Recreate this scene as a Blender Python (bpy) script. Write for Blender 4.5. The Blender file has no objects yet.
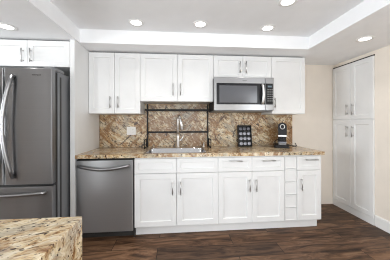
import bpy, bmesh, math, random
from mathutils import Vector, Matrix, Euler
PI = math.pi
S = bpy.context.scene
COL = S.collection

# ------------------------------------------------------------------ camera, world, light, exposure
cd = bpy.data.cameras.new('camera'); cam = bpy.data.objects.new('camera', cd); COL.objects.link(cam)
cd.sensor_width = 36.0; cd.lens = 36.0 * 201.4 / 390.0
cd.shift_y = -8.0 / 390.0; cd.clip_start = 0.02
cam.location = (1.0735, -2.8524, 1.2596)
cam.rotation_euler = (Matrix.Rotation(-0.0840, 3, 'Z') @ Matrix.Rotation(PI/2, 3, 'X') @ Matrix.Rotation(-0.0021, 3, 'Z')).to_euler()
S.camera = cam

W = bpy.data.worlds.new('daylight'); S.world = W; W.use_nodes = True
W.node_tree.nodes['Background'].inputs[0].default_value = (0.86, 0.93, 1.0, 1)
W.node_tree.nodes['Background'].inputs[1].default_value = 1.2

def area(name, loc, rot, sx, sy, power, color, spread=PI, shape='RECTANGLE'):
    l = bpy.data.lights.new(name, 'AREA'); l.shape = shape; l.size = sx
    if shape == 'RECTANGLE': l.size_y = sy
    l.energy = power; l.color = color; l.spread = spread
    o = bpy.data.objects.new(name, l); COL.objects.link(o); o.location = loc; o.rotation_euler = rot
    return o
# added fill lamps outside made-up openings, standing in for unseen daylight
area('fill_rear', (1.0, -5.75, 1.25), (PI/2, 0, 0), 2.4, 2.1, 92, (0.93, 0.97, 1.0))
area('fill_streak_dishwasher', (-1.66, -5.75, 1.25), (PI/2, 0, 0), 0.12, 2.0, 50, (0.93, 0.97, 1.0))  # narrow lamp added to put a streak on the dishwasher steel
area('fill_streak_fridge', (-3.10, -5.75, 1.45), (PI/2, 0, 0), 0.24, 1.3, 5, (0.93, 0.97, 1.0))  # small lamp added for a streak on the refrigerator door
area('fill_left', (-3.75, -2.4, 1.3), (PI/2, 0, -PI/2), 2.4, 2.0, 88, (0.93, 0.97, 1.0), math.radians(105))  # added to brighten the pantry and right wall
area('fill_right', (3.60, -4.2, 1.3), (PI/2, 0, PI/2), 1.6, 2.0, 75, (0.93, 0.97, 1.0))  # added to brighten the tall panel from the right
# unseen uplight added low behind the camera to brighten the ceiling
area('fill_uplight', (1.9, -4.0, 0.30), (PI, 0, 0), 2.2, 1.6, 27, (0.93, 0.97, 1.0))
CAN_POWER = 1.5

vs = S.view_settings
S.display_settings.display_device = 'sRGB'
vs.view_transform = 'Standard'; vs.look = 'None'; vs.gamma = 1.0; vs.use_curve_mapping = False
vs.exposure = -0.12
S.cycles.filter_width = 1.1
S.cycles.max_bounces = 12; S.cycles.diffuse_bounces = 8; S.cycles.glossy_bounces = 6
S.cycles.sample_clamp_indirect = 6.0
S.cycles.caustics_reflective = False; S.cycles.caustics_refractive = False

# ------------------------------------------------------------------ materials
def mat(name, base, rough=0.5, metal=0.0, spec=0.5, emit=None, es=0.0, aniso=0.0, coat=0.0, noise=None):
    m = bpy.data.materials.new(name); m.use_nodes = True
    nt = m.node_tree; b = nt.nodes['Principled BSDF']
    b.inputs['Base Color'].default_value = (*base, 1); b.inputs['Roughness'].default_value = rough
    b.inputs['Metallic'].default_value = metal; b.inputs['Specular IOR Level'].default_value = spec
    b.inputs['Coat Weight'].default_value = coat
    if emit:
        b.inputs['Emission Color'].default_value = (*emit, 1); b.inputs['Emission Strength'].default_value = es
    if aniso:
        b.inputs['Anisotropic'].default_value = aniso
        b.inputs['Anisotropic Rotation'].default_value = 0.25
        t = nt.nodes.new('ShaderNodeTangent'); t.direction_type = 'RADIAL'; t.axis = 'Z'
        nt.links.new(t.outputs[0], b.inputs['Tangent'])
    # a slight procedural variation of tone and surface
    tc = nt.nodes.new('ShaderNodeTexCoord'); mp = nt.nodes.new('ShaderNodeMapping')
    n = nt.nodes.new('ShaderNodeTexNoise'); n.inputs['Detail'].default_value = 4
    sc, amt = (noise or ((6, 6, 6), 0.02))
    mp.inputs['Scale'].default_value = sc; n.inputs['Scale'].default_value = 1.0
    nt.links.new(tc.outputs['Object'], mp.inputs[0]); nt.links.new(mp.outputs[0], n.inputs['Vector'])
    r = nt.nodes.new('ShaderNodeValToRGB')
    r.color_ramp.elements[0].position = 0.3; r.color_ramp.elements[1].position = 0.7
    r.color_ramp.elements[0].color = tuple(c*(1-amt) for c in base) + (1,)
    r.color_ramp.elements[1].color = tuple(min(1, c*(1+amt)) for c in base) + (1,)
    nt.links.new(n.outputs['Fac'], r.inputs[0]); nt.links.new(r.outputs[0], b.inputs['Base Color'])
    return m

def granite(name, rot=(0, 0, 0), scale=(1, 1, 1), seed=0.0, s=5.0, warm=1.0, pale=0.0, fleck=0.0, band=None, vein=2.4, rough=0.16, light=0.75, bop=0.8):
    m = bpy.data.materials.new(name); m.use_nodes = True
    nt = m.node_tree; L = nt.links.new; N = nt.nodes.new
    b = nt.nodes['Principled BSDF']; b.inputs['Roughness'].default_value = rough; b.inputs['Specular IOR Level'].default_value = 0.5
    tc = N('ShaderNodeTexCoord'); mp = N('ShaderNodeMapping'); mp.vector_type = 'TEXTURE'
    mp.inputs['Rotation'].default_value = rot; mp.inputs['Scale'].default_value = scale
    mp.inputs['Location'].default_value = (seed, seed*0.7, seed*1.3)
    L(tc.outputs['Object'], mp.inputs[0])
    def noise(vec, sc, det, rough, dist=0.0):
        n = N('ShaderNodeTexNoise'); n.inputs['Scale'].default_value = sc; n.inputs['Detail'].default_value = det
        n.inputs['Roughness'].default_value = rough; n.inputs['Distortion'].default_value = dist
        L(vec, n.inputs['Vector']); return n
    def ramp(fac, els):
        r = N('ShaderNodeValToRGB'); e = r.color_ramp.elements
        while len(e) < len(els): e.new(0.5)
        for i, (p, c) in enumerate(els):
            e[i].position = p; e[i].color = (*c, 1) if isinstance(c, tuple) else (c, c, c, 1)
        L(fac, r.inputs[0]); return r.outputs[0]
    def mix(fac, a, c, mode='MIX'):
        x = N('ShaderNodeMix'); x.data_type = 'RGBA'; x.blend_type = mode
        if isinstance(fac, float): x.inputs[0].default_value = fac
        else: L(fac, x.inputs[0])
        L(a, x.inputs[6])
        if isinstance(c, tuple): x.inputs[7].default_value = (*c, 1)
        else: L(c, x.inputs[7])
        return x.outputs[2]
    v = mp.outputs[0]
    big = noise(v, s, 7, 0.66, 1.4)
    col = ramp(big.outputs['Fac'], [(0.33-pale, (0.070, 0.032, 0.014)), (0.41-pale, (0.23, 0.115, 0.045)), (0.47-pale, (0.43, 0.29, 0.155)),
                                    (0.53-pale, (0.58, 0.455, 0.27)), (0.61-pale*0.5, (0.70, 0.615, 0.46)), (0.76, (0.36, 0.325, 0.27))])
    gold = noise(v, s*0.8, 5, 0.6, 2.0)
    gf = ramp(gold.outputs['Fac'], [(0.51, 0.0), (0.64, 0.75*warm)])
    col = mix(gf, col, (0.37, 0.185, 0.055))
    grey = noise(v, s*0.45, 5, 0.6, 1.0)
    gg = ramp(grey.outputs['Fac'], [(0.48, 0.0), (0.60, 0.75)])
    col = mix(gg, col, (0.36, 0.32, 0.25))
    fl = noise(v, s*4.6, 2, 0.5, 0.8)
    ff = ramp(fl.outputs['Fac'], [(0.375+fleck, 1.0), (0.415+fleck, 0.0)])
    col = mix(ff, col, (0.055, 0.03, 0.018))
    cl = noise(v, s*2.6, 3, 0.5, 1.8)
    cf = ramp(cl.outputs['Fac'], [(0.345+fleck*0.5, 0.95), (0.38+fleck*0.5, 0.0)])
    col = mix(cf, col, (0.06, 0.03, 0.018))
    if band:
        mb = N('ShaderNodeMapping'); mb.vector_type = 'TEXTURE'; mb.inputs['Rotation'].default_value = rot
        mb.inputs['Scale'].default_value = band; mb.inputs['Location'].default_value = (seed*2, seed, seed*0.4)
        L(tc.outputs['Object'], mb.inputs[0])
        bn = noise(mb.outputs[0], vein, 6, 0.62, 0.9)
        bf = ramp(bn.outputs['Fac'], [(0.455, 0.0), (0.485, bop), (0.515, bop), (0.545, 0.0)])
        col = mix(bf, col, (0.24, 0.115, 0.038))
        dn = noise(mb.outputs[0], 13.0, 5, 0.65, 0.8)
        df = ramp(dn.outputs['Fac'], [(0.36, 0.95), (0.405, 0.0)])
        col = mix(df, col, (0.055, 0.028, 0.015))
    li = noise(v, s*4.1, 2, 0.5, 0.6)
    lf = ramp(li.outputs['Fac'], [(0.57, 0.0), (0.63, light)])
    col = mix(lf, col, (0.80, 0.71, 0.53))
    L(col, b.inputs['Base Color'])
    return m

def wood_floor():
    m = bpy.data.materials.new('walnut_planks'); m.use_nodes = True
    nt = m.node_tree; L = nt.links.new; N = nt.nodes.new
    b = nt.nodes['Principled BSDF']; b.inputs['Roughness'].default_value = 0.42; b.inputs['Specular IOR Level'].default_value = 0.2
    tc = N('ShaderNodeTexCoord'); mp = N('ShaderNodeMapping'); mp.inputs['Location'].default_value = (0.35, 0.06, 0)
    L(tc.outputs['Object'], mp.inputs[0])
    br = N('ShaderNodeTexBrick'); br.offset = 0.37; br.inputs['Scale'].default_value = 1.0
    br.inputs['Brick Width'].default_value = 1.22; br.inputs['Row Height'].default_value = 0.19
    br.inputs['Mortar Size'].default_value = 0.0030; br.inputs['Mortar Smooth'].default_value = 0.2
    br.inputs['Color1'].default_value = (0, 0, 0, 1); br.inputs['Color2'].default_value = (1, 1, 1, 1)
    br.inputs['Mortar'].default_value = (0.5, 0.5, 0.5, 1)
    L(mp.outputs[0], br.inputs['Vector'])
    # each plank shifts its own grain
    cmb = N('ShaderNodeVectorMath'); cmb.operation = 'MULTIPLY_ADD'
    L(br.outputs['Color'], cmb.inputs[0]); cmb.inputs[1].default_value = (7, 3, 5); L(mp.outputs[0], cmb.inputs[2])
    g = N('ShaderNodeMapping'); g.inputs['Scale'].default_value = (1.6, 9, 1); L(cmb.outputs[0], g.inputs[0])
    n = N('ShaderNodeTexNoise'); n.inputs['Scale'].default_value = 1.6; n.inputs['Detail'].default_value = 8
    n.inputs['Roughness'].default_value = 0.66; n.inputs['Distortion'].default_value = 1.1; L(g.outputs[0], n.inputs['Vector'])
    r = N('ShaderNodeValToRGB'); e = r.color_ramp.elements
    for p in (0.42, 0.56): e.new(p)
    for x, (p, c) in zip(e, [(0.30, (0.020, 0.010, 0.006)), (0.43, (0.066, 0.036, 0.021)), (0.56, (0.150, 0.084, 0.048)), (0.72, (0.24, 0.152, 0.097))]):
        x.position = p; x.color = (*c, 1)
    L(n.outputs['Fac'], r.inputs[0])
    tint = N('ShaderNodeValToRGB'); tint.color_ramp.elements[0].color = (0.55, 0.53, 0.52, 1); tint.color_ramp.elements[1].color = (1.25, 1.2, 1.15, 1)
    L(br.outputs['Color'], tint.inputs[0])
    mx = N('ShaderNodeMix'); mx.data_type = 'RGBA'; mx.blend_type = 'MULTIPLY'; mx.inputs[0].default_value = 1.0
    L(r.outputs[0], mx.inputs[6]); L(tint.outputs[0], mx.inputs[7])
    sm = N('ShaderNodeMix'); sm.data_type = 'RGBA'; L(br.outputs['Fac'], sm.inputs[0]); L(mx.outputs[2], sm.inputs[6])
    sm.inputs[7].default_value = (0.012, 0.008, 0.006, 1)
    L(sm.outputs[2], b.inputs['Base Color'])
    bp = N('ShaderNodeBump'); bp.inputs['Strength'].default_value = 0.15; bp.inputs['Distance'].default_value = 0.003
    L(n.outputs['Fac'], bp.inputs['Height']); L(bp.outputs[0], b.inputs['Normal'])
    return m

BR = ((1.5, 1.5, 160), 0.015)       # fine brushing lines
M = dict(
    cab=mat('white_cabinet_paint', (0.745, 0.75, 0.75), 0.34),
    trimw=mat('white_trim_paint', (0.80, 0.80, 0.79), 0.4),
    wall=mat('beige_wall_paint', (0.79, 0.725, 0.645), 0.7),
    ceil=mat('white_ceiling_paint', (0.86, 0.87, 0.885), 0.8),
    steel=mat('brushed_dark_steel', (0.48, 0.485, 0.495), 0.40, 1.0, aniso=1.0, noise=BR),
    steel2=mat('brushed_light_steel', (0.31, 0.31, 0.315), 0.28, 1.0, aniso=0.5, noise=BR),
    sinkst=mat('satin_sink_steel', (0.55, 0.56, 0.585), 0.26, 1.0),
    chrome=mat('brushed_nickel', (0.84, 0.83, 0.82), 0.38, 1.0),
    handle=mat('satin_handle_metal', (0.56, 0.555, 0.55), 0.32, 1.0),
    steelf=mat('fridge_dark_steel', (0.29, 0.29, 0.295), 0.36, 1.0, aniso=0.97, noise=BR),
    fside=mat('grey_enamel', (0.20, 0.205, 0.215), 0.45),
    gasket=mat('dark_rubber', (0.03, 0.03, 0.03), 0.6),
    black=mat('black_plastic', (0.010, 0.010, 0.011), 0.4, 0.0, 0.25),
    blackm=mat('black_powder_coat', (0.010, 0.009, 0.009), 0.5, 0.0, 0.25),
    glass=mat('black_door_glass', (0.012, 0.012, 0.014), 0.25, 0.0, 0.25),
    mesh=mat('microwave_window_screen', (0.07, 0.072, 0.082), 0.14, 0.0, 0.6),
    grey=mat('grey_plastic', (0.16, 0.16, 0.165), 0.4),
    plate=mat('white_plastic', (0.78, 0.77, 0.75), 0.35),
    foil=mat('silver_foil', (0.22, 0.22, 0.245), 0.35, 1.0),
    foild=mat('graphite_foil', (0.11, 0.11, 0.125), 0.4, 1.0),
    lens=mat('lit_lamp_lens', (0.9, 0.9, 0.9), 0.5, emit=(1.0, 0.97, 0.92), es=5.0),
    dark=mat('dark_parts_and_gap_shade', (0.03, 0.028, 0.026), 0.8),  # dishwasher's dark parts, and shade painted into the gaps above cabinets
    disp=mat('dim_display', (0.02, 0.03, 0.04), 0.2, emit=(0.55, 0.7, 0.8), es=0.25),
    g_splash=granite('granite_backsplash', rot=(0, math.radians(40), 0), scale=(1.0, 1.0, 0.40), seed=2.3, s=5.0, fleck=-0.010, band=(1.0, 1.0, 3.0), rough=0.34, pale=0.01, light=0.4),
    g_top=granite('granite_worktop', rot=(0, 0, math.radians(20)), scale=(1.0, 0.7, 1.0), seed=7.1, s=8.0, pale=0.05, fleck=-0.025, light=0.35, warm=0.7, band=(1.5, 0.8, 0.8)),
    g_isl=granite('granite_island', rot=(0, math.radians(-8), math.radians(24)), scale=(1.0, 0.45, 0.6), seed=4.6, s=8.5, pale=0.04, warm=0.35, band=(2.4, 0.8, 0.8), vein=4.5, fleck=-0.02, light=0.3, bop=0.35),
    wood=wood_floor(),
)

# ------------------------------------------------------------------ helpers
BASE = {}
def link(o): COL.objects.link(o); return o
def thing(name, label, cat, loc, group=None):
    o = link(bpy.data.objects.new(name, None)); o.empty_display_size = 0.05
    o.location = loc; o['label'] = label; o['category'] = cat
    if group: o['group'] = group
    BASE[o.name] = Vector(loc); return o
def part(name, bm, m, parent, label=None, smooth=False):
    b = BASE[parent.name]
    bmesh.ops.recalc_face_normals(bm, faces=bm.faces)
    bmesh.ops.translate(bm, verts=bm.verts, vec=-b)
    me = bpy.data.meshes.new(name); bm.to_mesh(me); bm.free()
    if smooth:
        for p in me.polygons: p.use_smooth = True
    me.materials.append(M[m])
    o = link(bpy.data.objects.new(name, me)); o.parent = parent; BASE[o.name] = b
    if label: o['label'] = label
    return o
def solo(name, bm, m, loc, label=None, cat=None, kind=None, smooth=False, group=None):
    loc = Vector(loc)
    bmesh.ops.recalc_face_normals(bm, faces=bm.faces)
    bmesh.ops.translate(bm, verts=bm.verts, vec=-loc)
    me = bpy.data.meshes.new(name); bm.to_mesh(me); bm.free()
    if smooth:
        for p in me.polygons: p.use_smooth = True
    me.materials.append(M[m])
    o = link(bpy.data.objects.new(name, me)); o.location = loc; BASE[o.name] = loc
    if label: o['label'] = label
    if cat: o['category'] = cat
    if kind: o['kind'] = kind
    if group: o['group'] = group
    return o
def new(): return bmesh.new()
def box(bm, x0, x1, y0, y1, z0, z1, bev=0.0, seg=1, Mx=None):
    t = bmesh.new(); bmesh.ops.create_cube(t, size=1.0)
    for v in t.verts:
        v.co = Vector(((x0+x1)/2 + v.co.x*(x1-x0), (y0+y1)/2 + v.co.y*(y1-y0), (z0+z1)/2 + v.co.z*(z1-z0)))
    if bev: bmesh.ops.bevel(t, geom=t.edges[:], offset=bev, segments=seg, affect='EDGES', profile=0.5)
    if Mx is not None: bmesh.ops.transform(t, matrix=Mx, verts=t.verts)
    me = bpy.data.meshes.new('tmp'); t.to_mesh(me); t.free(); bm.from_mesh(me); bpy.data.meshes.remove(me); return bm
def bx(*a, **k): return box(new(), *a, **k)
def tube(bm, pts, rad, n=12, cap=True):
    pts = [Vector(p) for p in pts]
    if not isinstance(rad, (list, tuple)): rad = [rad]*len(pts)
    rings = []; up = None
    for i, p in enumerate(pts):
        d = (pts[min(i+1, len(pts)-1)] - pts[max(i-1, 0)]).normalized()
        if up is None:
            up = Vector((0, 0, 1)) if abs(d.z) < 0.9 else Vector((0, 1, 0))
        a = d.cross(up).normalized(); b2 = a.cross(d).normalized(); up = b2
        rings.append([bm.verts.new(p + rad[i]*(math.cos(2*PI*k/n)*a + math.sin(2*PI*k/n)*b2)) for k in range(n)])
    for r0, r1 in zip(rings, rings[1:]):
        for k in range(n): bm.faces.new((r0[k], r0[(k+1) % n], r1[(k+1) % n], r1[k]))
    if cap: bm.faces.new(rings[0]); bm.faces.new(rings[-1])
    return bm
def lathe(bm, c, prof, n=24, axis='z'):
    """prof: (radius, height) pairs"""
    c = Vector(c); rings = []
    def P(r, h, k):
        a = 2*PI*k/n
        if axis == 'z': return c + Vector((r*math.cos(a), r*math.sin(a), h))
        return c + Vector((r*math.cos(a), -h, r*math.sin(a)))      # axis towards -y
    for r, h in prof: rings.append([bm.verts.new(P(max(r, 1e-4), h, k)) for k in range(n)])
    for r0, r1 in zip(rings, rings[1:]):
        for k in range(n): bm.faces.new((r0[k], r0[(k+1) % n], r1[(k+1) % n], r1[k]))
    bm.faces.new(rings[0]); bm.faces.new(rings[-1])
    return bm
def prism(bm, outline, h0, h1, axis='y', bev=0.0):
    """outline of 2-D points extruded along an axis: y -> (x,z), x -> (y,z), z -> (x,y)"""
    t = bmesh.new()
    def P(a, b2, h): return {'y': (a, h, b2), 'x': (h, a, b2), 'z': (a, b2, h)}[axis]
    v0 = [t.verts.new(P(a, b2, h0)) for a, b2 in outline]; v1 = [t.verts.new(P(a, b2, h1)) for a, b2 in outline]
    t.faces.new(v0); t.faces.new(v1); n = len(outline)
    for k in range(n): t.faces.new((v0[k], v0[(k+1) % n], v1[(k+1) % n], v1[k]))
    bmesh.ops.recalc_face_normals(t, faces=t.faces)
    if bev:
        es = [e for e in t.edges if (e.verts[0] in v0) == (e.verts[1] in v0)]
        bmesh.ops.bevel(t, geom=es, offset=bev, segments=2, affect='EDGES', profile=0.5)
    me = bpy.data.meshes.new('tmp'); t.to_mesh(me); t.free(); bm.from_mesh(me); bpy.data.meshes.remove(me); return bm
def rrect(x0, x1, y0, y1, r, n=5):
    out = []
    for cx, cy, a0 in ((x1-r, y1-r, 0), (x0+r, y1-r, PI/2), (x0+r, y0+r, PI), (x1-r, y0+r, 3*PI/2)):
        for k in range(n+1):
            a = a0 + PI/2*k/n; out.append((cx+r*math.cos(a), cy+r*math.sin(a)))
    return out
def shaker(x0, x1, z0, z1, yf, t=0.02, st=0.057, rec=0.009, Mx=None):
    """a framed door or drawer front, face at y=yf looking to -y"""
    bm = new()
    def R(i, y): return [bm.verts.new((x0+i, y, z0+i)), bm.verts.new((x1-i, y, z0+i)), bm.verts.new((x1-i, y, z1-i)), bm.verts.new((x0+i, y, z1-i))]
    rs = [R(0, yf+t), R(0, yf+0.002), R(0.002, yf), R(st, yf), R(st+0.004, yf+rec)]
    bm.faces.new(rs[0]); bm.faces.new(rs[-1])
    for a, b2 in zip(rs, rs[1:]):
        for k in range(4): bm.faces.new((a[k], a[(k+1) % 4], b2[(k+1) % 4], b2[k]))
    if Mx is not None: bmesh.ops.transform(bm, matrix=Mx, verts=bm.verts)
    return bm
def bar_handle(x, z, L, yf, vertical=True, Mx=None, r=0.0058, off=0.03):
    bm = new(); h = L/2; p = h*0.72
    if vertical:
        tube(bm, [(x, yf-off, z-h), (x, yf-off, z+h)], r, 10)
        for s in (-p, p): tube(bm, [(x, yf+0.001, z+s), (x, yf-off, z+s)], r*0.8, 8)
    else:
        tube(bm, [(x-h, yf-off, z), (x+h, yf-off, z)], r, 10)
        for s in (-p, p): tube(bm, [(x+s, yf+0.001, z), (x+s, yf-off, z)], r*0.8, 8)
    if Mx is not None: bmesh.ops.transform(bm, matrix=Mx, verts=bm.verts)
    return bm
def door(parent, x0, x1, z0, z1, yf, hx=None, hz=None, L=0.14, Mx=None, st=0.057):
    d = part('door', shaker(x0, x1, z0, z1, yf, st=st, Mx=Mx), 'cab', parent)
    if hx is not None: part('handle', bar_handle(hx, hz, L, yf, True, Mx), 'handle', d, 'brushed nickel bar handle', True)
    return d
def drawer(parent, x0, x1, z0, z1, yf, hx=None, L=0.15, st=0.042):
    d = part('drawer', shaker(x0, x1, z0, z1, yf, st=st), 'cab', parent)
    if hx is not None: part('handle', bar_handle(hx, (z0+z1)/2+0.04, L, yf, False), 'handle', d, 'brushed nickel bar handle', True)
    return d
def lettering(txt, width, x, y, z, parent, m, label):
    """raised letters on a face that looks to -y"""
    cu = bpy.data.curves.new('lettering', 'FONT'); cu.body = txt; cu.size = 1.0; cu.extrude = 0.01
    tmp = link(bpy.data.objects.new('lettering', cu)); bpy.context.view_layer.update()
    me = bpy.data.meshes.new_from_object(tmp.evaluated_get(bpy.context.evaluated_depsgraph_get()))
    bpy.data.objects.remove(tmp); bpy.data.curves.remove(cu)
    bm = new(); bm.from_mesh(me); bpy.data.meshes.remove(me)
    w = max(v.co.x for v in bm.verts) - min(v.co.x for v in bm.verts); k = width/w
    bmesh.ops.transform(bm, matrix=Matrix.Translation((x, y, z)) @ Matrix.Rotation(PI/2, 4, 'X') @ Matrix.Diagonal((k, k, 0.1, 1)), verts=bm.verts)
    return part('brand_emblem', bm, m, parent, label)

# ------------------------------------------------------------------ the room
XL, XR, YB, YR = -3.6, 3.456, 0.05, -5.6      # left, right, back, rear wall faces
ZS, ZT = 2.124, 2.272                          # soffit and tray ceiling
TX0, TX1, TY0, TY1 = 0.014, 2.622, -4.7, -0.572
solo('floor', bx(XL-0.1, XR+0.1, YR-0.1, YB+0.1, -0.08, 0), 'wood', (0, 0, 0), kind='structure')
solo('wall_back', bx(XL-0.1, XR+0.1, YB, YB+0.1, 0, 2.4), 'wall', (0, YB, 0), kind='structure')
b = new()  # unseen opening made up for the right-hand fill lamp
for y0, y1, z0, z1 in ((YR-0.1, -5.0, 0, 2.4), (-5.0, -3.4, 0, 0.25), (-5.0, -3.4, 2.3, 2.4), (-3.4, YB, 0, 2.4)): box(b, XR, XR+0.1, y0, y1, z0, z1)
solo('wall_right', b, 'wall', (XR, -2, 0), kind='structure')
b = new()  # unseen opening made up for the left-hand fill lamp
for y0, y1, z0, z1 in ((YR-0.1, -3.6, 0, 2.4), (-3.6, -1.2, 0, 0.25), (-3.6, -1.2, 2.3, 2.4), (-1.2, YB, 0, 2.4)): box(b, XL-0.1, XL, y0, y1, z0, z1)
solo('wall_left', b, 'wall', (XL, -2, 0), kind='structure')
b = new()                                      # unseen rear wall, its openings made up to suit the added lamps
for x0, x1, z0, z1 in ((XL, -3.22, 0, 2.4), (-3.22, -2.98, 0, 0.8), (-3.22, -2.98, 2.1, 2.4), (-2.98, -1.76, 0, 2.4), (-1.76, -1.56, 0, 0.15), (-1.76, -1.56, 2.2, 2.4), (-1.56, -0.2, 0, 2.4), (-0.2, 2.2, 2.3, 2.4), (2.2, XR, 0, 2.4)):
    box(b, x0, x1, YR-0.1, YR, z0, z1)
solo('wall_rear', b, 'wall', (0, YR, 0), kind='structure')
b = new()                                      # soffit with the tray cut into it
xs = (XL, TX0, TX1, XR); ys = (YR, TY0, TY1, YB)
for i in range(3):
    for j in range(3):
        if i == 1 and j == 1: continue
        b.faces.new([b.verts.new(p) for p in ((xs[i], ys[j], ZS), (xs[i+1], ys[j], ZS), (xs[i+1], ys[j+1], ZS), (xs[i], ys[j+1], ZS))])
T = 0.008
lo = [(TX0, TY0, ZS), (TX1, TY0, ZS), (TX1, TY1, ZS), (TX0, TY1, ZS)]; hi = [(TX0, TY0, ZT), (TX1+T, TY0, ZT), (TX1+T, TY1, ZT), (TX0, TY1, ZT)]
for k in range(4): b.faces.new([b.verts.new(p) for p in (lo[k], lo[(k+1) % 4], hi[(k+1) % 4], hi[k])])
b.faces.new([b.verts.new(p) for p in hi])
box(b, XL-0.1, XR+0.1, YR-0.1, YB+0.1, 2.4, 2.45)
bmesh.ops.remove_doubles(b, verts=b.verts, dist=1e-5)
solo('ceiling', b, 'ceil', (0, 0, ZS), kind='structure')
solo('baseboard_right', prism(new(), [(XR, 0), (XR-0.015, 0), (XR-0.015, 0.12), (XR-0.008, 0.13), (XR, 0.13)], -3.38, -0.606, 'y'), 'trimw', (XR, -2, 0), kind='structure')

# recessed lights: four in the tray, one in each side soffit
def can(x, y, z, label):
    r = thing('recessed_light', label, 'ceiling light', (x, y, z), 'recessed ceiling lights')
    part('trim_ring', lathe(new(), (x, y, z), [(0.052, -0.001), (0.060, -0.006), (0.078, -0.004), (0.080, 0.0), (0.052, 0.0)], 28), 'trimw', r, smooth=True)
    part('lens', lathe(new(), (x, y, z), [(0.052, 0.0), (0.052, -0.003), (0.001, -0.004)], 28), 'lens', r, 'glowing white lens')
    return r
def copy_tree(o, parent=None):
    c = link(o.copy()); c.parent = parent; BASE[c.name] = BASE[o.name]
    for ch in o.children: copy_tree(ch, c)
    return c
cans = [(0.650, -0.760, ZT, 'lit recessed light in the tray ceiling above the dishwasher, leftmost of the tray'),
        (1.305, -0.780, ZT, 'lit recessed light in the tray ceiling straight above the sink'),
        (2.040, -0.750, ZT, 'lit recessed light in the tray ceiling above the microwave'),
        (1.995, -1.230, ZT, 'lit recessed light cut by the top edge of the photo, nearest in the tray ceiling'),
        (-0.470, -0.900, ZS, 'lit recessed light in the lowered soffit above the refrigerator'),
        (3.019, -0.907, ZS, 'lit recessed light in the lowered soffit beside the tall pantry')]
first = None
for x, y, z, lab in cans:
    if first is None: first = c = can(x, y, z, lab)
    else: c = copy_tree(first); c.location = (x, y, z); c['label'] = lab
    area('recessed_lamp', (x, y, z-0.012), (0, 0, 0), 0.1, 0.1, CAN_POWER, (1.0, 0.98, 0.95), math.radians(105), 'DISK')
# presumed tray lamps behind the photographer, unseen, added as light without fittings
for x, y in ((0.65, -2.3), (2.04, -2.3), (0.65, -3.6), (2.04, -3.6)):
    area('recessed_lamp', (x, y, ZT-0.012), (0, 0, 0), 0.1, 0.1, CAN_POWER, (1.0, 0.98, 0.95), math.radians(105), 'DISK')

# ------------------------------------------------------------------ base cabinets, worktop, backsplash
YF = -0.625            # door faces
R_ = 2.743
def base_box(root, x0, x1):
    part('body', bx(x0, x1, YF+0.021, YB-0.002, 0.105, 0.875), 'cab', root)
    part('toe_kick', bx(x0, x1, YF+0.075, YF+0.09, 0.0, 0.105), 'cab', root)
x0, x1 = 0.600, 1.520; xm = 1.056; g = 0.0017
c = thing('base_cabinet', 'wide white base cabinet under the sink with handleless false drawer fronts', 'cabinet', (xm, -0.3, 0), 'lower kitchen cabinets')
b = new()
for xa in (x0, x1-0.018): box(b, xa, xa+0.018, YF+0.021, YB-0.002, 0.105, 0.875)
box(b, x0+0.018, x1-0.018, YF+0.021, YB-0.002, 0.105, 0.123); box(b, x0+0.018, x1-0.018, YB-0.014, YB-0.002, 0.123, 0.875)
box(b, x0+0.018, x1-0.018, YF+0.021, YF+0.030, 0.68, 0.875)
part('body', b, 'cab', c)
part('toe_kick', bx(x0, x1, YF+0.075, YF+0.09, 0.0, 0.105), 'cab', c)
for a, b2 in ((x0+g, xm-g), (xm+g, x1-g)): part('false_drawer_front', shaker(a, b2, 0.700, 0.858, YF, st=0.042), 'cab', c)
door(c, x0+g, xm-g, 0.116, 0.693, YF, xm-0.045, 0.537); door(c, xm+g, x1-g, 0.116, 0.693, YF, xm+0.045, 0.537)
x0, x1 = 1.520, 2.298; xm = 1.911
c = thing('base_cabinet', 'white base cabinet with two drawers and two doors below the microwave', 'cabinet', (xm, -0.3, 0), 'lower kitchen cabinets')
base_box(c, x0, x1)
for a, b2 in ((x0+g, xm-g), (xm+g, x1-g)): drawer(c, a, b2, 0.700, 0.858, YF, (a+b2)/2)
door(c, x0+g, xm-g, 0.116, 0.693, YF, xm-0.033, 0.543); door(c, xm+g, x1-g, 0.116, 0.693, YF, xm+0.045, 0.543)
x0, x1 = 2.298, 2.449
c = thing('spice_drawer_cabinet', 'narrow white base cabinet with a column of five small square drawers', 'cabinet', ((x0+x1)/2, -0.3, 0), 'lower kitchen cabinets')
base_box(c, x0, x1)
zs = (0.116, 0.265, 0.4145, 0.564, 0.715, 0.858)
for za, zb in zip(zs, zs[1:]): part('drawer', shaker(x0+0.004, x1-0.004, za+0.002, zb-0.004, YF+0.004, t=0.016, st=0.010, rec=0.003), 'cab', c)
x0, x1 = 2.449, R_
c = thing('base_cabinet', 'narrow white base cabinet with one drawer and one door at the right end', 'cabinet', ((x0+x1)/2, -0.3, 0), 'lower kitchen cabinets')
base_box(c, x0, x1)
drawer(c, x0+g, x1-0.004, 0.700, 0.858, YF, (x0+x1)/2+0.02)
door(c, x0+g, x1-0.004, 0.116, 0.693, YF, x0+0.045, 0.540)
part('end_panel', bx(R_, R_+0.016, YF+0.022, YB-0.002, 0.105, 0.875), 'cab', c)
part('base_molding', prism(new(), [(R_, 0), (R_+0.028, 0), (R_+0.028, 0.10), (R_+0.018, 0.11), (R_, 0.11)], YF+0.13, YB-0.002, 'y'), 'cab', c)

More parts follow.
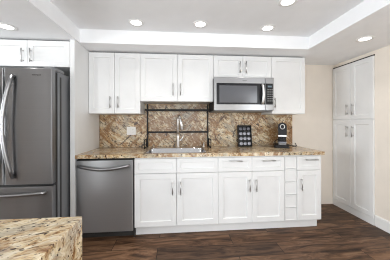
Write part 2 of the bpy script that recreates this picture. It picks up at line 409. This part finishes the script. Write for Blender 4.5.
# worktop with the sink cut-out
SX0, SX1, SY0, SY1 = 0.705, 1.405, -0.585, -0.185
b = new()
outer = [(0.0, -0.65), (R_+0.026, -0.65), (R_+0.026, YB-0.001), (0.0, YB-0.001)]
inner = rrect(SX0, SX1, SY0, SY1, 0.05)
for z in (0.914, 0.876):
    es = []
    for lp in (outer, inner):
        vv = [b.verts.new((x, y, z)) for x, y in lp]
        es += [b.edges.new((vv[k], vv[(k+1) % len(vv)])) for k in range(len(vv))]
    bmesh.ops.triangle_fill(b, use_beauty=True, use_dissolve=False, edges=es)
for lp in (outer, inner):
    n = len(lp)
    for k in range(n):
        p, q = lp[k], lp[(k+1) % n]
        b.faces.new([b.verts.new(v) for v in ((*p, 0.876), (*q, 0.876), (*q, 0.914), (*p, 0.914))])
bmesh.ops.remove_doubles(b, verts=b.verts, dist=1e-5)
solo('worktop', b, 'g_top', (1.3, -0.3, 0.876), 'long polished beige and brown granite worktop over the lower cabinets', 'worktop')
b = new()                                       # backsplash slab reaching up to each wall cabinet
prism(b, [(0.002, 0.915), (R_+0.018, 0.915), (R_+0.018, 1.362), (2.286, 1.362), (2.286, 1.40), (1.524, 1.40), (1.524, 1.512), (0.612, 1.512), (0.612, 1.362), (0.002, 1.362)], 0.0, YB-0.001, 'y')
solo('backsplash', b, 'g_splash', (1.3, 0.0, 0.915), 'mottled granite backsplash slab covering the wall behind the sink', 'backsplash')

# tall white panel between refrigerator and dishwasher
solo('tall_panel', bx(-0.048, -0.002, -0.652, YB-0.002, 0, ZS-0.001, bev=0.001), 'cab', (-0.025, -0.3, 0), 'tall white panel standing between the refrigerator and the dishwasher', 'panel')

# ------------------------------------------------------------------ wall cabinets
YU = -0.33; ZU = 2.106
def upper(x0, x1, z0, label, handles, n=2):
    c = thing('wall_cabinet', label, 'cabinet', ((x0+x1)/2, -0.15, z0), 'upper kitchen cabinets')
    part('body', bx(x0+0.0005, x1-0.0005, YU+0.021, -0.0005, z0, ZU), 'cab', c)
    part('gap_shade_strip', bx(x0+0.001, x1-0.001, YU+0.05, -0.001, ZU, ZS-0.001), 'dark', c, 'dark shadow gap strip under the ceiling')  # shade of the gap under the ceiling, built as a dark strip
    w = (x1-x0)/n
    for i in range(n):
        hx = handles[i]
        door(c, x0+i*w+g, x0+(i+1)*w-g, z0+0.002, ZU-0.002, YU, hx[0], hx[1], hx[2])
    return c
upper(0.0, 0.61, 1.364, 'tall white double door wall cabinet beside the panel, left of the sink', [(0.258, 1.502, 0.14), (0.352, 1.502, 0.14)])
upper(0.61, 1.524, 1.516, 'wide shorter white wall cabinet above the sink and dish rack', [(1.013, 1.663, 0.145), (1.105, 1.663, 0.145)])
upper(1.524, 2.286, 1.800, 'low white double door wall cabinet directly above the microwave', [(1.860, 1.955, 0.15), (1.940, 1.955, 0.15)])
upper(2.286, R_, 1.364, 'white single door wall cabinet at the right end above the coffee machine', [(2.322, 1.505, 0.125)], 1)
# over the refrigerator
x0, x1 = -1.0, -0.05; xm = -0.468
c = thing('wall_cabinet', 'deep white double door cabinet above the refrigerator', 'cabinet', ((x0+x1)/2, -0.3, 1.838), 'upper kitchen cabinets')
part('body', bx(x0, x1, -0.629, YB-0.002, 1.838, ZU), 'cab', c)
part('gap_shade_strip', bx(x0, x1, -0.61, YB-0.002, ZU, ZS-0.001), 'dark', c, 'dark shadow gap strip under the ceiling')  # same painted gap shade over the deep cabinet
door(c, x0+g, xm-g, 1.836, ZU-0.002, -0.65, xm-0.036, 1.942, 0.14); door(c, xm+g, x1-g, 1.836, ZU-0.002, -0.65, xm+0.045, 1.942, 0.14)
solo('tall_panel', bx(-1.048, -1.002, -0.652, YB-0.002, 0, ZS-0.001, bev=0.001), 'cab', (-1.025, -0.3, 0), 'tall white panel on the far left side of the refrigerator', 'panel')

# ------------------------------------------------------------------ refrigerator
FX0, FX1, FY = -0.915, -0.078, -0.90
xs_ = -0.492
f = thing('refrigerator', 'large dark stainless french door refrigerator with bottom freezer drawer', 'refrigerator', (-0.497, -0.45, 0))
part('body', bx(FX0, FX1-0.002, -0.80, -0.04, 0.03, 1.742, bev=0.004), 'fside', f, 'grey side case')
part('gasket', bx(FX0+0.012, FX1-0.012, -0.85, -0.80, 0.08, 1.735), 'gasket', f)
def fdoor(x0, x1, z0, z1, name):
    return part(name, bx(x0, x1, FY, -0.845, z0, z1, bev=0.007, seg=3), 'steelf', f)
dl = fdoor(FX0, xs_-0.005, 0.692, 1.757, 'door'); dr = fdoor(xs_+0.005, FX1, 0.692, 1.757, 'door')
fz = fdoor(FX0, FX1, 0.10, 0.672, 'freezer_drawer')
def bow(x, z0, z1, sgn):
    bm = new(); n = 14; pts = []; rr = []
    for k in range(n+1):
        t = k/n; s = math.sin(PI*t)
        pts.append((x - sgn*0.048*s, FY - 0.018 - 0.045*s**0.7, z1+(z0-z1)*t)); rr.append(0.0165)
    tube(bm, pts, rr, 12)
    for z in (z0, z1): tube(bm, [(x, FY+0.002, z), (x, FY-0.03, z)], 0.013, 10)
    return bm
part('handle', bow(xs_+0.085, 0.765, 1.675, 1), 'steel2', dr, 'bowed bright steel handle', True)
part('handle', bow(xs_-0.085, 0.765, 1.675, -1), 'steel2', dl, 'bowed bright steel handle', True)
bm = new(); n = 12
pts = [(FX0+0.05+(FX1-FX0-0.10)*k/n, FY-0.03-0.02*math.sin(PI*k/n), 0.622-0.012*math.sin(PI*k/n)) for k in range(n+1)]
tube(bm, pts, 0.014, 12)
for q in (pts[0], pts[-1]): tube(bm, [(q[0]+(0.01 if q is pts[0] else -0.01), FY+0.002, q[2]), (q[0]+(0.01 if q is pts[0] else -0.01), FY-0.03, q[2])], 0.012, 10)
part('handle', bm, 'steel2', fz, 'bowed bright steel handle', True)
b = new()
box(b, FX1-0.10, FX1-0.004, -0.86, -0.69, 1.743, 1.775, bev=0.006)
part('hinge_cover', b, 'fside', f)
b = new(); box(b, FX0+0.004, FX0+0.10, -0.86, -0.69, 1.743, 1.775, bev=0.006); part('hinge_cover', b, 'fside', f)
part('side_rib', bx(FX1-0.003, FX1+0.002, -0.775, -0.755, 0.05, 1.70), 'gasket', f)
part('toe_grille', bx(FX0+0.02, FX1-0.02, -0.83, -0.80, 0.0, 0.09), 'gasket', f)
lettering('Whirlpool', 0.078, -0.252, FY-0.0005, 1.688, dr, 'gasket', 'small dark maker lettering')

# ------------------------------------------------------------------ dishwasher
dw = thing('dishwasher', 'stainless dishwasher with a curved bar handle under the worktop', 'dishwasher', (0.30, -0.33, 0))
part('body', bx(0.002, 0.597, -0.585, 0.03, 0.08, 0.868), 'dark', dw, 'dark tub')
d = part('door', bx(0.001, 0.588, -0.632, -0.585, 0.085, 0.852, bev=0.005, seg=2), 'steel', dw)
bm = new(); n = 14; P0 = []
for k in range(n+1):
    t = k/n; s = math.sin(PI*t); P0.append((0.028+0.53*t, -0.655-0.03*s, 0.800-0.035*s))
tube(bm, P0, 0.018, 12)
for q, dx in ((P0[0], 0.012), (P0[-1], -0.012)): tube(bm, [(q[0]+dx, -0.63, q[2]), (q[0]+dx, -0.66, q[2])], 0.012, 10)
part('handle', bm, 'steel2', d, 'bowed bright steel handle', True)
part('top_gap_strip', bx(0.006, 0.584, -0.628, -0.59, 0.852, 0.862), 'black', dw)  # black strip filling the dark gap above the door
part('toe_kick', bx(0.005, 0.595, -0.56, -0.54, 0.0, 0.085), 'dark', dw, 'black toe kick')
part('side_filler', bx(0.5885, 0.599, -0.60, -0.586, 0.0, 0.87), 'dark', dw)

# ------------------------------------------------------------------ microwave
MX0, MX1, MZ0, MZ1, MY = 1.513, 2.272, 1.392, 1.797, -0.42
mw = thing('microwave', 'stainless over-the-range microwave hung under the low wall cabinet', 'microwave', (1.905, -0.2, MZ0))
part('body', bx(MX0, MX1, MY+0.03, -0.001, MZ0+0.012, MZ1, bev=0.002), 'black', mw, 'black sheet metal case')
b = new()   # steel frame around the window, split from the control side
dx1 = 2.160
fr = part('door', bx(MX0, dx1, MY, MY+0.03, MZ0+0.010, 1.813, bev=0.004, seg=2), 'steel2', mw, 'stainless framed door')
part('window', bx(MX0+0.03, dx1-0.002, MY-0.003, MY+0.001, 1.476, 1.738, bev=0.0015), 'glass', fr, 'black glass window')
part('screen', bx(MX0+0.065, 2.055, MY-0.0045, MY-0.002, 1.497, 1.708, bev=0.0008), 'mesh', fr, 'grey see-through mesh pane')
bm = new(); n = 12
tube(bm, [(2.117, MY-0.018-0.036*math.sin(PI*k/n)**0.8, 1.722-0.24*k/n) for k in range(n+1)], 0.0155, 12)
for z in (1.716, 1.488): tube(bm, [(2.117, MY-0.001, z), (2.117, MY-0.024, z)], 0.012, 10)
part('handle', bm, 'chrome', fr, 'bowed chrome handle', True)
cp = part('control_frame', bx(dx1+0.003, MX1, MY, MY+0.03, MZ0+0.010, 1.813, bev=0.004, seg=2), 'steel2', mw)
pn = part('control_panel', bx(dx1+0.006, MX1-0.014, MY-0.003, MY+0.001, 1.476, 1.738, bev=0.0015), 'black', mw, 'black control panel')
part('display', bx(dx1+0.03, MX1-0.030, MY-0.004, MY-0.0025, 1.690, 1.712), 'disp', pn, 'dim lit clock display')
for r in range(6):
    for q in range(3):
        xx = dx1+0.026+q*0.026; zz = 1.655-r*0.028
        part('button', bx(xx, xx+0.018, MY-0.0042, MY-0.0025, zz, zz+0.012), 'grey', pn)
part('underside', bx(MX0+0.01, MX1-0.01, MY+0.02, -0.01, MZ0, MZ0+0.014), 'grey', mw, 'grey underside with vents')
lettering('Whirlpool', 0.05, 1.870, MY-0.0005, 1.768, fr, 'gasket', 'small dark maker lettering')

# ------------------------------------------------------------------ sink, faucet, soap pump
sk = thing('sink', 'stainless steel sink basin let into the granite worktop', 'sink', (1.07, -0.385, 0.73))
b = new(); rings = []
for ins, z, r in ((-0.008, 0.9145, 0.056), (-0.006, 0.9162, 0.056), (0.002, 0.9162, 0.05), (0.006, 0.913, 0.05), (0.012, 0.74, 0.045), (0.05, 0.725, 0.03)):
    rings.append([b.verts.new((x, y, z)) for x, y in rrect(SX0+ins, SX1-ins, SY0+ins, SY1-ins, r)])
for a, c2 in zip(rings, rings[1:]):
    n = len(a)
    for k in range(n): b.faces.new((a[k], a[(k+1) % n], c2[(k+1) % n], c2[k]))
b.faces.new(rings[-1])
part('basin', b, 'sinkst', sk, smooth=True)
part('drain', lathe(new(), (1.07, -0.385, 0.725), [(0.045, 0.0), (0.045, 0.003), (0.03, 0.003), (0.028, 0.001)], 20), 'chrome', sk)

fc = thing('faucet', 'brushed nickel pull-down faucet standing behind the sink', 'faucet', (1.072, -0.07, 0.914))
part('base', lathe(new(), (1.072, -0.07, 0.914), [(0.030, 0.0), (0.030, 0.006), (0.024, 0.010), (0.021, 0.012), (0.021, 0.16), (0.018, 0.17)], 20), 'chrome', fc, smooth=True)
pts = [(1.072, -0.07, 1.08), (1.072, -0.07, 1.25), (1.073, -0.072, 1.295)]
for k in range(1, 8):
    a = PI*0.86*k/7; pts.append((1.073+0.013*(1-math.cos(a)), -0.072-0.030*(1-math.cos(a)), 1.295+0.045*math.sin(a)))
part('spout', tube(new(), pts, 0.0175, 14), 'chrome', fc, smooth=True)
e = Vector(pts[-1]); dn = (Vector(pts[-1])-Vector(pts[-2])).normalized()
q0 = e; q1 = e + Vector((0.006, -0.012, -0.025)); q2 = e + Vector((0.034, -0.040, -0.155))
part('spray_head', tube(new(), [q0, q0+(q1-q0)*0.15, q1, q2], [0.0175, 0.019, 0.019, 0.028], 14), 'chrome', fc, smooth=True)
part('lever', tube(new(), [(1.085, -0.07, 1.005), (1.112, -0.072, 1.012), (1.128, -0.076, 1.035), (1.158, -0.085, 1.088)], [0.014, 0.013, 0.008, 0.006], 10), 'chrome', fc, smooth=True)

sp = thing('soap_dispenser', 'small silver soap dispenser pump at the right corner of the sink', 'soap dispenser', (1.425, -0.10, 0.914))
part('pump_base', lathe(new(), (1.425, -0.10, 0.914), [(0.017, 0), (0.017, 0.008), (0.011, 0.012), (0.011, 0.045), (0.006, 0.048), (0.006, 0.066)], 16), 'chrome', sp, smooth=True)
part('nozzle', tube(new(), [(1.425, -0.095, 0.978), (1.418, -0.15, 0.978), (1.417, -0.162, 0.970)], [0.009, 0.007, 0.005], 10), 'chrome', sp, smooth=True)

# ------------------------------------------------------------------ over-sink rack
rk = thing('dish_rack', 'tall black metal two-shelf rack straddling the sink', 'dish rack', (1.07, -0.12, 0.914))
PX = (0.654, 1.492)
for i, x in enumerate(PX):
    part('post', bx(x-0.009, x+0.009, -0.036, -0.022, 0.9145, 1.510, bev=0.002), 'blackm', rk)
    s = -1 if i == 0 else 1
    bm = new()
    for z in (0.921, 1.025): tube(bm, [(x+s*0.014, -0.028, z), (x+s*0.014, -0.215, z)], 0.0065, 8)
    for yy in (-0.028, -0.215): tube(bm, [(x+s*0.014, yy, 0.921), (x+s*0.014, yy, 1.025)], 0.0065, 8)
    part('foot', bm, 'blackm', rk, smooth=True)
bm = new()
for yy in (-0.028, -0.175): box(bm, PX[0]-0.012, PX[1]+0.012, yy-0.005, yy+0.005, 1.411, 1.431)
for x in (PX[0]-0.006, PX[1]+0.006): box(bm, x-0.006, x+0.006, -0.175, -0.028, 1.411, 1.431)
for k in range(1, 5): tube(bm, [(PX[0], -0.028-0.147*k/5, 1.416), (PX[1], -0.028-0.147*k/5, 1.416)], 0.003, 6)
part('shelf', bm, 'blackm', rk)
part('rail', bx(PX[0]-0.012, PX[1]+0.012, -0.034, -0.022, 1.108, 1.131, bev=0.002), 'blackm', rk)

# ------------------------------------------------------------------ wall outlet
ou = thing('outlet', 'white double-gang outlet plate on the granite backsplash', 'outlet', (0.43, 0.0, 1.137))
part('plate', bx(0.368, 0.490, -0.007, 0.0, 1.082, 1.196, bev=0.003, seg=2), 'plate', ou)
for x in (0.405, 0.453):
    r = part('receptacle', bx(x-0.0165, x+0.0165, -0.010, -0.006, 1.105, 1.172, bev=0.001), 'plate', ou)
for z in (1.122, 1.155):
    for dx in (-0.006, 0.006): part('slot', bx(0.453+dx-0.001, 0.453+dx+0.001, -0.0105, -0.0095, z-0.004, z+0.004), 'black', r)

# ------------------------------------------------------------------ coffee pods in their holder
px0, px1, pz1 = 1.916, 2.108, 1.215
def tilt(bm):
    bmesh.ops.transform(bm, matrix=Matrix.Translation((0, -0.105, 0.914)) @ Matrix.Rotation(math.radians(-9), 4, 'X') @ Matrix.Translation((0, 0.105, -0.914)), verts=bm.verts); return bm
ph = thing('pod_holder', 'black upright coffee pod holder leaning on the backsplash', 'pod holder', (2.012, -0.08, 0.914))
part('back_panel', tilt(bx(px0, px1, -0.078, -0.070, 0.9150, pz1)), 'black', ph)
for x in (px0, px1-0.010): part('side_rail', tilt(bx(x, x+0.010, -0.118, -0.0785, 0.9155, pz1)), 'black', ph)
rows = (0.958, 1.028, 1.098, 1.166)
for k, z in enumerate(rows): part('shelf', tilt(bx(px0+0.0105, px1-0.0105, -0.112, -0.0785, z-0.036, z-0.031)), 'black', ph)
part('shelf', tilt(bx(px0+0.0105, px1-0.0105, -0.112, -0.0785, pz1-0.006, pz1)), 'black', ph)
Rt = Matrix.Translation((0, -0.105, 0.914)) @ Matrix.Rotation(math.radians(-9), 4, 'X') @ Matrix.Translation((0, 0.105, -0.914))
names_r = ('bottom', 'second', 'third', 'top'); names_c = ('left', 'middle', 'right')
def pod(x, z, m, label):
    p = Rt @ Vector((x, -0.080, z))
    t = thing('coffee_pod', label, 'coffee pod', p, 'coffee pods in the black holder')
    bm = lathe(new(), (x, -0.080, z), [(0.012, 0.0), (0.020, 0.024), (0.0205, 0.0265)], 16, 'y'); bmesh.ops.transform(bm, matrix=Rt, verts=bm.verts)
    part('capsule', bm, 'foild', t, smooth=False)
    bm = lathe(new(), (x, -0.080, z), [(0.0205, 0.0265), (0.0240, 0.027), (0.0240, 0.0285), (0.018, 0.0295), (0.016, 0.031), (0.001, 0.0318)], 20, 'y'); bmesh.ops.transform(bm, matrix=Rt, verts=bm.verts)
    part('lid', bm, m, t)
    return t
proto = {}
for ri, z in enumerate(rows):
    for ci in range(3):
        x = px0 + 0.039 + ci*0.057; m = 'foild' if ri == 3 else 'foil'
        word = 'dark grey' if ri == 3 else 'silver lidded'
        lab = f'{word} coffee pod in the {names_r[ri]} row, {names_c[ci]} column of the black holder'
        if ri < 3: lab = lab.replace('second row', 'second row from bottom').replace('third row', 'third row from bottom')
        if m not in proto: proto[m] = pod(x, z, m, lab)
        else:
            o = copy_tree(proto[m]); o.location = Rt @ Vector((x, -0.080, z)); o['label'] = lab

# ------------------------------------------------------------------ pod coffee machine
cx = 2.487
cm = thing('coffee_machine', 'slim black pod coffee machine at the right end of the worktop', 'coffee machine', (cx, -0.22, 0.914))
part('base', prism(new(), rrect(cx-0.105, cx+0.085, -0.34, -0.10, 0.04), 0.9145, 0.953, 'z', bev=0.006), 'black', cm)
part('column', prism(new(), rrect(cx-0.052, cx+0.052, -0.20, -0.06, 0.03), 0.953, 1.19, 'z'), 'black', cm)
out = [(cx-0.053, 1.085), (cx+0.053, 1.085)] + [(cx+0.053*math.cos(PI*k/14), 1.20+0.048*math.sin(PI*k/14)) for k in range(15)]
part('head', prism(new(), out, -0.315, -0.07, 'y', bev=0.006), 'black', cm)
part('chin_band', bx(cx-0.052, cx+0.052, -0.318, -0.21, 1.062, 1.0845, bev=0.003), 'handle', cm, 'grey band below the head')
bm = new(); n = 24; R1 = 0.026
pts = [(cx+R1*math.cos(2*PI*k/n), -0.319, 1.195+0.030*math.sin(2*PI*k/n)) for k in range(n+1)]
part('lever_ring', tube(bm, pts, 0.0055, 8, cap=False), 'handle', cm, 'silver lever ring', True)
part('spout', lathe(new(), (cx, -0.275, 1.036), [(0.012, 0.0), (0.014, 0.012), (0.018, 0.0258)], 14), 'black', cm)
part('cup_rest', bx(cx-0.050, cx+0.050, -0.320, -0.205, 0.985, 0.997, bev=0.002), 'foil', cm, 'silver cup rest')
part('drip_tray', bx(cx-0.048, cx+0.048, -0.318, -0.203, 0.9535, 0.9845, bev=0.004), 'grey', cm, 'grey drip tray')
part('power_cord', tube(new(), [(cx+0.05, -0.10, 0.95), (cx+0.09, -0.07, 0.928), (cx+0.14, -0.06, 0.920), (cx+0.18, -0.045, 0.920), (cx+0.19, -0.02, 0.920), (cx+0.17, -0.012, 0.96)], 0.005, 8), 'black', cm, smooth=True)

cm.rotation_euler = (0, 0, math.radians(-27))

# ------------------------------------------------------------------ pantry on the right wall
PW = 0.655                                            # runs from the back wall to y=-0.605
Pm = Matrix.Translation((XR-0.0025, YB-0.003, 0)) @ Matrix.Rotation(-PI/2, 4, 'Z')   # local x -> towards the camera, local -y -> into the room
pa = thing('pantry_cabinet', 'tall white four door pantry built into the right wall', 'pantry', (XR, -0.28, 0))
part('body', bx(0.0, PW-0.012, -0.002, 0.0, 0.03, 2.05, Mx=Pm), 'cab', pa)
part('gap_shade_strip', bx(0.0, PW-0.006, -0.010, 0.0, 2.062, 2.078, Mx=Pm), 'dark', pa, 'dark shadow line along the top')  # shadow line above the pantry doors, put in as dark colour
xm = 0.327; ya = -0.022
door(pa, 0.004, xm-g, 1.296, 2.060, ya, xm-0.045, 1.425, 0.145, Pm); door(pa, xm+g, PW-0.008, 1.296, 2.060, ya, xm+0.045, 1.425, 0.145, Pm)
door(pa, 0.004, xm-g, 0.090, 1.282, ya, xm-0.045, 1.125, 0.145, Pm); door(pa, xm+g, PW-0.008, 0.090, 1.282, ya, xm+0.045, 1.125, 0.145, Pm)
part('toe_board', bx(0.0, PW-0.006, -0.020, 0.0, 0.0, 0.086, Mx=Pm), 'cab', pa)

# ------------------------------------------------------------------ island in the foreground
IX1, IY1 = 0.722, -2.079
isl = thing('kitchen_island', 'granite topped island with a waterfall end at the lower left corner', 'kitchen island', (-0.1, -2.5, 0))
part('worktop', bx(-0.95, IX1, -3.05, IY1, 0.874, 0.914, bev=0.002), 'g_isl', isl, 'granite top slab')
part('waterfall_panel', bx(IX1-0.04, IX1-0.0005, -3.05, IY1+0.0003, 0.0, 0.8735, bev=0.001), 'g_isl', isl, 'granite waterfall end')
part('body', bx(-0.93, IX1-0.041, -3.0, IY1-0.02, 0.09, 0.873), 'cab', isl)
